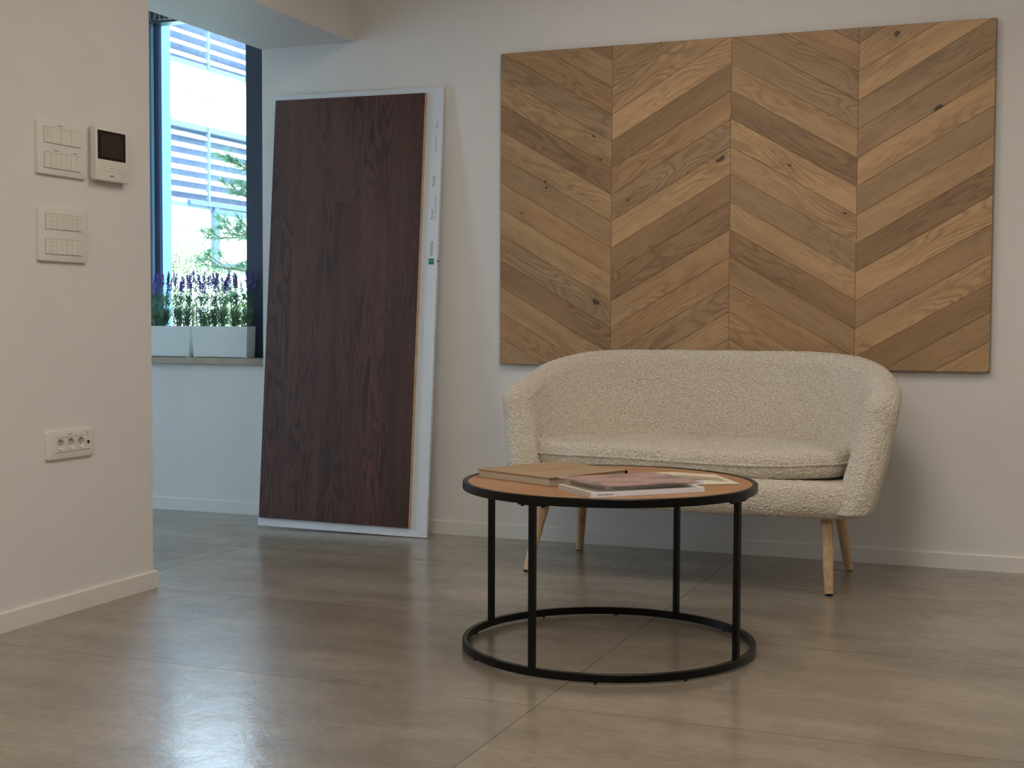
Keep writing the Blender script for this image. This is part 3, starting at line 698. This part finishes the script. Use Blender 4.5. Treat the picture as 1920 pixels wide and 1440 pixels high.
for i in range(5): b.bm.faces.new((v[i], v[(i+1) % 5], v[5+(i+1) % 5], v[5+i]))
b.build('port_opening', M_blk, ro)
b = MB()
for yy, n in ((3.6992, 5), (3.7887, 3)):
    for i in range(n): b.box(yy-Y0c+(i-n/2)*0.0042, yy-Y0c+(i-n/2)*0.0042+0.003, 0.6075-Z0c-0.0018, 0.6075-Z0c+0.0018, 0.0104, 0.0107)
b.build('printed_label', M_printl, so)

# ------------------------------------------------------------------ sofa
SX, SY = -1.283, 5.30
sofa = thing('sofa', 'cream boucle two seat sofa with curved tub back and oak legs', 'sofa', (SX, SY, 0))
def smooth01(t): t = max(0.0, min(1.0, t)); return t*t*(3-2*t)
def shell():
    bm = bmesh.new(); NU, rim_n = 200, 14
    yc = -0.205; rows = []
    EXT = 0.058
    # parameter list along the U: straight extension at both ends plus the superellipse arc
    us = []
    for i in range(8): us.append(('L', math.cos(PI/2*(i+0.6)/8.6)))
    NA = NU
    for i in range(NA+1): us.append(('A', i/NA))
    for i in range(7, -1, -1): us.append(('R', math.cos(PI/2*(i+0.6)/8.6)))
    def plan(a, b, n, t):
        th = PI - PI*t; c, s = math.cos(th), math.sin(th)
        return Vector((a*math.copysign(abs(c)**(2/n), c), yc + b*abs(s)**(2/n)))
    nexp = 2.55
    # even spacing of superellipse samples
    fine = [plan(0.784, 0.565, nexp, i/4000) for i in range(4001)]; acc = [0]
    for i in range(4000): acc.append(acc[-1]+(fine[i+1]-fine[i]).length)
    def t_of(u):
        target = u*acc[-1]; lo, hi = 0, 4000
        while hi-lo > 1:
            mid = (lo+hi)//2
            if acc[mid] < target: lo = mid
            else: hi = mid
        return lo/4000
    def top_h(y):
        k = smooth01((y+0.26)/0.60); return 0.738 + (0.874-0.738)*k
    for kind, u in us:
        if kind == 'A': t = t_of(u); e = 0.0
        elif kind == 'L': t = 0.0; e = u
        else: t = 1.0; e = u
        q = 1.0 if e == 0 else math.sqrt(max(0.0, 1-(e)**2))
        q = max(q, 0.22)
        P = plan(0.784, 0.565, nexp, t); H = top_h(P.y) - (1-q)*0.045
        z0 = 0.30
        sec = []
        thick_top, thick_bot = 0.125, 0.140
        prof = []
        nz = 20
        for i in range(nz): prof.append(('o', i/(nz-1)))
        for i in range(1, rim_n): prof.append(('r', i/rim_n))
        for i in range(nz): prof.append(('i', 1-i/(nz-1)))
        for kk, w in prof:
            def surf(zf, inner):
                z = z0 + (H-0.060-z0)*zf
                k = ((z-0.30)/0.45); a = 0.688 + (0.784-0.688)*min(1.1, k)**0.75 if k > 0 else 0.688
                b_ = 0.50 + (0.575-0.50)*min(1.1, max(0, k))
                th = thick_bot + (thick_top-thick_bot)*zf
                o = plan(a, b_, nexp, t)
                ii = plan(a-th, b_-th*1.0, nexp, t)
                return o, ii, z
            if kk == 'o': o, ii, z = surf(w, False); m_ = (o+ii)/2; p = m_+(o-m_)*q
            elif kk == 'i': o, ii, z = surf(w, True); m_ = (o+ii)/2; p = m_+(ii-m_)*q
            else:
                o, ii, z = surf(1.0, False); m_ = (o+ii)/2; a = PI*w
                p = m_ + (o-m_)*math.cos(a)*q; z = z + 0.060*math.sin(a)*(0.55+0.45*q)
            # the arms' front edges reach further forward the lower they are
            fade = smooth01((0.10-(p.y))/0.32)
            y = p.y - 0.085*fade*(1-smooth01((z-0.30)/0.44)) - e*EXT
            sec.append(bm.verts.new((p.x, y, z)))
        rows.append(sec)
    n = len(rows[0])
    for r0, r1 in zip(rows, rows[1:]):
        for i in range(n-1): bm.faces.new((r0[i], r0[i+1], r1[i+1], r1[i]))
        bm.faces.new((r0[n-1], r0[0], r1[0], r1[n-1]))
    for rr in (rows[0], rows[-1]):
        for i in range(n//2-1): bm.faces.new((rr[i], rr[i+1], rr[n-2-i], rr[n-1-i]))
    bmesh.ops.recalc_face_normals(bm, faces=bm.faces[:])
    me = bpy.data.meshes.new('tub_back'); bm.to_mesh(me); bm.free()
    for p in me.polygons: p.use_smooth = True
    return me
def nubbly(o, levels=2):
    s_ = o.modifiers.new('subdivide', 'SUBSURF'); s_.subdivision_type = 'SIMPLE'; s_.levels = levels; s_.render_levels = levels
    for tx, stg in ((T_nub, -0.0050), (T_curl, 0.0040), (T_soft, 0.005)):
        d = o.modifiers.new('boucle', 'DISPLACE'); d.texture = tx; d.texture_coords = 'LOCAL'; d.strength = stg; d.mid_level = 0.4
    return o
T_nub = bpy.data.textures.new('nub', 'VORONOI'); T_nub.noise_scale = 0.0095; T_nub.noise_intensity = 1.0
T_curl = bpy.data.textures.new('curl', 'CLOUDS'); T_curl.noise_scale = 0.008; T_curl.noise_depth = 1
T_soft = bpy.data.textures.new('soft', 'CLOUDS'); T_soft.noise_scale = 0.11; T_soft.noise_depth = 1
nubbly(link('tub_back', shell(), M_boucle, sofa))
def pad(name, a, y0, y1, z0, z1, nx=3.2, edge=0.05, nfront=5.0, crown=0.0, NUa=220, sag=None, xoff=0.0):
    """cushion-like solid: superellipse plan, rounded edges. front (y0) straighter than the back"""
    bm = bmesh.new(); rows = []; yc = (y0+y1)/2; b_ = (y1-y0)/2
    prof = []
    K = 14
    for i in range(0, 16): prof.append((i/16.0, 0))        # underside from the centre out
    for i in range(K+1): prof.append((1, i/K))
    for i in range(15, -1, -1): prof.append((i/16.0, 2))
    def pl(u, ins):
        th = 2*PI*u; c, s = math.cos(th), math.sin(th); n = nfront if s < 0 else nx
        return Vector(((a-ins)*math.copysign(abs(c)**(2/n), c), yc+(b_-ins)*math.copysign(abs(s)**(2/n), s)))
    fine = [pl(i/4000, 0) for i in range(4001)]; acc = [0]
    for i in range(4000): acc.append(acc[-1]+(fine[i+1]-fine[i]).length)
    uu = []; j = 0
    for i in range(NUa):
        tg = acc[-1]*i/NUa
        while acc[j+1] < tg: j += 1
        uu.append((j+(tg-acc[j])/max(1e-9, acc[j+1]-acc[j]))/4000)
    h = (z1-z0)/2; zc = (z0+z1)/2
    for u in uu:
        sec = []
        for k, kind in prof:
            if kind == 0 or kind == 2:
                P = pl(u, edge); q = Vector((P.x*k, yc+(P.y-yc)*k)); z = z0 if kind == 0 else z1 + crown*(1-k**2.5)
            else: pass
            if k == 1 and kind not in (0, 2) or (k == 1):
                an = -PI/2 + PI*kind; ca, sa = math.cos(an), math.sin(an)
                ca2 = abs(ca)**0.75; P = pl(u, edge*(1-ca2)); q = P; z = zc + h*math.copysign(abs(sa)**0.8, sa)
            if sag: z += sag(q.x, q.y, z)
            sec.append(bm.verts.new((q.x+xoff, q.y, z)))
        rows.append(sec)
    n = len(prof); m_ = len(rows)
    for r in range(m_):
        r0, r1 = rows[r], rows[(r+1) % m_]
        for i in range(n-1): bm.faces.new((r0[i], r0[i+1], r1[i+1], r1[i]))
    bmesh.ops.remove_doubles(bm, verts=bm.verts[:], dist=1e-6)
    bmesh.ops.recalc_face_normals(bm, faces=bm.faces[:])
    me = bpy.data.meshes.new(name); bm.to_mesh(me); bm.free()
    for p in me.polygons: p.use_smooth = True
    return me
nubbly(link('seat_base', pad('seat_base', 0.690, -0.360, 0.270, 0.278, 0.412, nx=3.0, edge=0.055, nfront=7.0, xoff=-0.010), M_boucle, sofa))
def csag(x, y, z):
    k = smooth01((-y-0.05)/0.25)
    return -0.012*math.exp(-((x-0.20)/0.30)**2)*k + 0.006*smooth01((x-0.38)/0.2)*k - (0.012 if z > 0.47 else 0)*0
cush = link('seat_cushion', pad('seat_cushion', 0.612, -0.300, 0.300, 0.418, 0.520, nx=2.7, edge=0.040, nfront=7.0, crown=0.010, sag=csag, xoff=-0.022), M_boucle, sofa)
nubbly(cush)
# piping seam round the cushion's front
def piping():
    bm = bmesh.new(); pts = []
    for i in range(161):
        th = PI + PI*i/160; c, s = math.cos(th), math.sin(th)
        x = 0.613*math.copysign(abs(c)**(2/7.0), c); y = 0.301*math.copysign(abs(s)**(2/7.0), s)
        pts.append(Vector((x-0.022, y, 0.472+csag(x, y, 0.47))))
    rows = []
    for i, p in enumerate(pts):
        t = (pts[min(i+1, 160)]-pts[max(i-1, 0)]).normalized(); o = Vector((t.y, -t.x, 0)); u = Vector((0, 0, 1))
        rows.append([bm.verts.new(p + (o*math.cos(2*PI*k/8)+u*math.sin(2*PI*k/8))*0.0045) for k in range(8)])
    for a, b_ in zip(rows, rows[1:]):
        for k in range(8): bm.faces.new((a[k], a[(k+1) % 8], b_[(k+1) % 8], b_[k]))
    me = bpy.data.meshes.new('piping'); bm.to_mesh(me); bm.free()
    for p in me.polygons: p.use_smooth = True
    return me
link('piping', piping(), M_boucle, cush)
for fx, fy, tx, ty in ((-1.918, 5.008, -1.862, 5.075), (-1.887, 5.566, -1.850, 5.50), (-0.733, 4.990, -0.757, 5.06), (-0.735, 5.524, -0.777, 5.47)):
    foot, top = Vector((fx-SX, fy-SY, 0.006)), Vector((tx-SX, ty-SY, 0.300))
    b = MB(); prev = None
    lg = b.cyl(foot, top, 0.0160, 0.0240, 28).build('leg', M_leg, sofa, smooth=True)
    MB().cyl(foot-Vector((0, 0, 0.006)), foot+Vector((0, 0, 0.0005)), 0.0145, 0.0150, 24).build('foot_pad', M_blk, lg)

# ------------------------------------------------------------------ round coffee table
TX, TY, TR, TZ = -1.2433, 3.9434, 0.4468, 0.5116
tab = thing('coffee_table', 'round coffee table with oak top and black metal ring frame', 'table', (TX, TY, 0))
MB().ring(0, 0, TR-0.017, TR, TZ-0.024, TZ).build('top_rim', M_black, tab, smooth=True)
b = MB(); b.cyl((0, 0, TZ-0.018), (0, 0, TZ-0.0022), TR-0.0172, TR-0.0172, 160); b.build('tabletop', M_table, tab)
base = MB().ring(0, 0, TR-0.017, TR, 0.006, 0.0285).build('base_ring', M_black, tab, smooth=True)
for a in (-135, -77, -43, 10, 49.5, 104, 137, 180):
    c_, s_ = math.cos(math.radians(a)), math.sin(math.radians(a)); r = TR-0.0085
    MB().cyl((r*c_, r*s_, 0), (r*c_, r*s_, 0.0065), 0.0045, 0.0045, 12).build('foot', M_blk, base)
for a in (167.5, -101.5, 76.5, -15.5):
    mt = Matrix.Rotation(math.radians(a), 4, 'Z') @ Matrix.Translation((TR-0.0098, 0, 0))
    lg = MB().box(-0.0085, 0.0085, -0.0090, 0.0090, 0.0280, TZ-0.0235, 0.0012, mtx=mt).build('leg', M_black, tab)
    b = MB().box(-0.0085, 0.0080, -0.045, 0.045, TZ-0.0275, TZ-0.0240, mtx=mt)
    for s in (-0.034, 0.034): b.cyl(mt @ Vector((0, s, TZ-0.0315)), mt @ Vector((0, s, TZ-0.027)), 0.005, 0.005, 12)
    b.build('bracket', M_black, lg)
    MB().cyl(mt @ Vector((-0.0082, 0.0, TZ-0.045)), mt @ Vector((-0.0105, 0.0, TZ-0.045)), 0.004, 0.0035, 12).build('screw', M_steel, lg)

# ------------------------------------------------------------------ things on the table
TS = TZ-0.0022
def frame(o, ux, _unused, z):
    ux = Vector((*ux, 0)).normalized(); uy = Vector((0, 0, 1)).cross(ux)
    return Matrix(((ux.x, uy.x, 0, o[0]), (ux.y, uy.y, 0, o[1]), (0, 0, 1, z), (0, 0, 0, 1)))
# kraft hardback: local origin at its front corner, x towards the spine, y towards the left corner
bk = thing('hardback_book', 'thick kraft brown hardback book on the left of the coffee table', 'book', matrix=frame((-1.3614, 3.7343), (0.1475, 0.3056), None, TS+0.0002))
W_, D_, T_ = 0.3395, 0.3265, 0.0262
MB().box(0, W_, 0, D_, T_-0.0024, T_, 0.0006).build('cover', M_card, bk)
MB().box(0, W_, 0, D_, 0, 0.0024, 0.0006).build('cover', M_card, bk)
MB().box(0.006, W_-0.006, 0.006, D_-0.006, 0.0024, T_-0.0024).build('page_block', M_pages, bk)
MB().box(W_-0.005, W_+0.0012, 0.001, D_-0.001, 0.0002, T_-0.0004, 0.0008).build('spine', M_blk, bk)
b = MB(); rs = random.Random(3)
x = 0.075
while x < 0.262:
    wd = rs.uniform(0.003, 0.007); b.box(x, x+wd, 0.155, 0.1605, T_, T_+0.0003); x += wd+(0.0025 if rs.random() < 0.8 else 0.008)
b.build('cover_print', flat('cover_ink', (104, 80, 54), 0.7), bk)

def magazine(label, o, ux, w, d, z, t, cover, spine_print=True, group='magazines on the coffee table'):
    """x along the spine, y away from it"""
    m = thing('magazine', label, 'magazine', matrix=frame(o, ux, None, z), group=group)
    MB().box(0, w, 0.0015, d, t-0.0008, t, 0.0003).build('front_cover', cover, m)
    MB().box(0, w, 0.0015, d, 0, 0.0008, 0.0003).build('back_cover', M_magwhite, m)
    MB().box(0.001, w-0.001, 0.001, d-0.001, 0.0008, t-0.0008).build('page_block', M_magpages, m)
    sp = MB().box(0, w, -0.0010, 0.0018, 0, t, 0.0006).build('spine', M_magwhite, m)
    if spine_print:
        b = MB(); x = 0.020; rs = random.Random(int(w*1000))
        for i in range(11):
            wd = rs.uniform(0.002, 0.0048); b.box(x, x+wd*0.8, -0.0013, -0.0009, t*0.40, t*(0.54 if i % 3 else 0.60)); x += wd+0.0010
        b.build('spine_print', M_print, sp)
    return m
def mat_cover(name, base_c, patch_c, dens=0.5, sc=9.0, rough=0.25):
    m, nt, b_ = new_mat(name); tc = N(nt, 'ShaderNodeTexCoord'); mp = N(nt, 'ShaderNodeMapping'); mp.inputs['Scale'].default_value = (sc, sc*1.7, 1)
    L(nt, tc.outputs['Object'], mp.inputs[0]); nz = N(nt, 'ShaderNodeTexNoise', Scale=1.0, Detail=4.0); L(nt, mp.outputs[0], nz.inputs['Vector'])
    r = ramp(nt, nz.outputs['Fac'], [(dens-0.04, lin(base_c)), (dens+0.05, lin(patch_c))]); L(nt, r.outputs[0], b_.inputs['Base Color']); b_.inputs['Roughness'].default_value = rough
    return m
magazine('white spined magazine at the bottom of the stack on the coffee table', (-1.1690, 3.5440), (0.262, 0.262), 0.362, 0.215, TS+0.0002, 0.0145, flat('cover_ivory', (226, 220, 204), 0.3))
magazine('slim white spined magazine with grey cover, second from the bottom of the stack', (-1.1445, 3.5975), (0.215, 0.258), 0.335, 0.190, TS+0.0149, 0.0115, mat_cover('cover_grey', (150, 152, 148), (92, 98, 98), 0.5, 12))
# thin curled magazine on top
def sheet(name, o, ux, w, d, z, t, m, label, cat, liftfn, m_edge=None, nx=48, ny=28, **kw):
    T = thing(name, label, cat, matrix=frame(o, ux, None, z), **kw)
    for nm, za, zb, mm in (('cover', t*0.55, t, m), ('pages', 0, t*0.5, m_edge or M_magpages)):
        bm = bmesh.new(); top, bot = [], []
        ins = 0.0 if nm == 'cover' else 0.0015
        for i in range(nx+1):
            for lst, zz in ((top, zb), (bot, za)):
                lst.append([bm.verts.new(liftfn(ins+(w-2*ins)*i/nx, ins+(d-2*ins)*j/ny, zz)) for j in range(ny+1)])
        for i in range(nx):
            for j in range(ny):
                bm.faces.new((top[i][j], top[i+1][j], top[i+1][j+1], top[i][j+1])); bm.faces.new((bot[i][j], bot[i][j+1], bot[i+1][j+1], bot[i+1][j]))
            bm.faces.new((bot[i][0], bot[i+1][0], top[i+1][0], top[i][0])); bm.faces.new((bot[i+1][ny], bot[i][ny], top[i][ny], top[i+1][ny]))
        for j in range(ny):
            bm.faces.new((bot[0][j+1], bot[0][j], top[0][j], top[0][j+1])); bm.faces.new((bot[nx][j], bot[nx][j+1], top[nx][j+1], top[nx][j]))
        me = bpy.data.meshes.new(nm); bm.to_mesh(me); bm.free()
        for p in me.polygons: p.use_smooth = True
        me.set_sharp_from_angle(angle=math.radians(40))
        o_ = link(nm, me, mm, T)
    return T
def lift_pink(x, y, z):
    # left edge bows up a little and the near left corner is dog-eared upwards
    z += 0.0045*math.sin(PI*min(1, y/0.246))*math.exp(-x/0.06)
    k = max(0.0, 1-(x+y*0.55)/0.055)
    return Vector((x+0.010*k*k, y+0.006*k*k, z+0.013*k*k))
sheet('magazine', (-1.1614, 3.5510), (0.2371, 0.2314), 0.331, 0.262, TS+0.0272, 0.0030, mat_cover('cover_rose', (172, 140, 134), (122, 104, 112), 0.55, 7, 0.30),
      'thin dusty pink magazine with a curled corner on top of the stack', 'magazine', lift_pink, group='magazines on the coffee table')
def lift_beige(x, y, z):
    return Vector((x, y, z + 0.010*smooth01((0.20-x)/0.2)*(1-0.6*abs(y-0.1)/0.15) + 0.002*math.sin(x*25)))
def mat_picture():
    m, nt, b_ = new_mat('cover_cream'); tc = N(nt, 'ShaderNodeTexCoord'); sx = N(nt, 'ShaderNodeSeparateXYZ'); L(nt, tc.outputs['Object'], sx.inputs[0])
    def inside(o, a, c): return mathn(nt, 'MULTIPLY', mathn(nt, 'GREATER_THAN', o, a), mathn(nt, 'LESS_THAN', o, c))
    f_ = mathn(nt, 'MULTIPLY', inside(sx.outputs[0], 0.045, 0.165), inside(sx.outputs[1], 0.02, 0.17))
    mp = N(nt, 'ShaderNodeMapping'); mp.inputs['Scale'].default_value = (40, 9, 1); L(nt, tc.outputs['Object'], mp.inputs[0])
    nz = N(nt, 'ShaderNodeTexNoise', Scale=1.0, Detail=3.0); L(nt, mp.outputs[0], nz.inputs['Vector'])
    r = ramp(nt, nz.outputs['Fac'], [(0.40, lin((206, 192, 168))), (0.50, lin((150, 122, 98))), (0.62, lin((196, 178, 150)))])
    L(nt, mixc(nt, f_, lin((222, 212, 188)), r.outputs[0]), b_.inputs['Base Color']); b_.inputs['Roughness'].default_value = 0.3
    return m
sheet('magazine', (-0.855, 4.005), (-0.51, 0.86), 0.250, 0.200, TS+0.0004, 0.0040, mat_picture(),
      'cream brochure with a brown picture lying loose at the right of the stack', 'magazine', lambda x, y, z: Vector((x, y, z+0.0085*smooth01(y/0.16)*smooth01(x/0.05))), group='magazines on the coffee table')
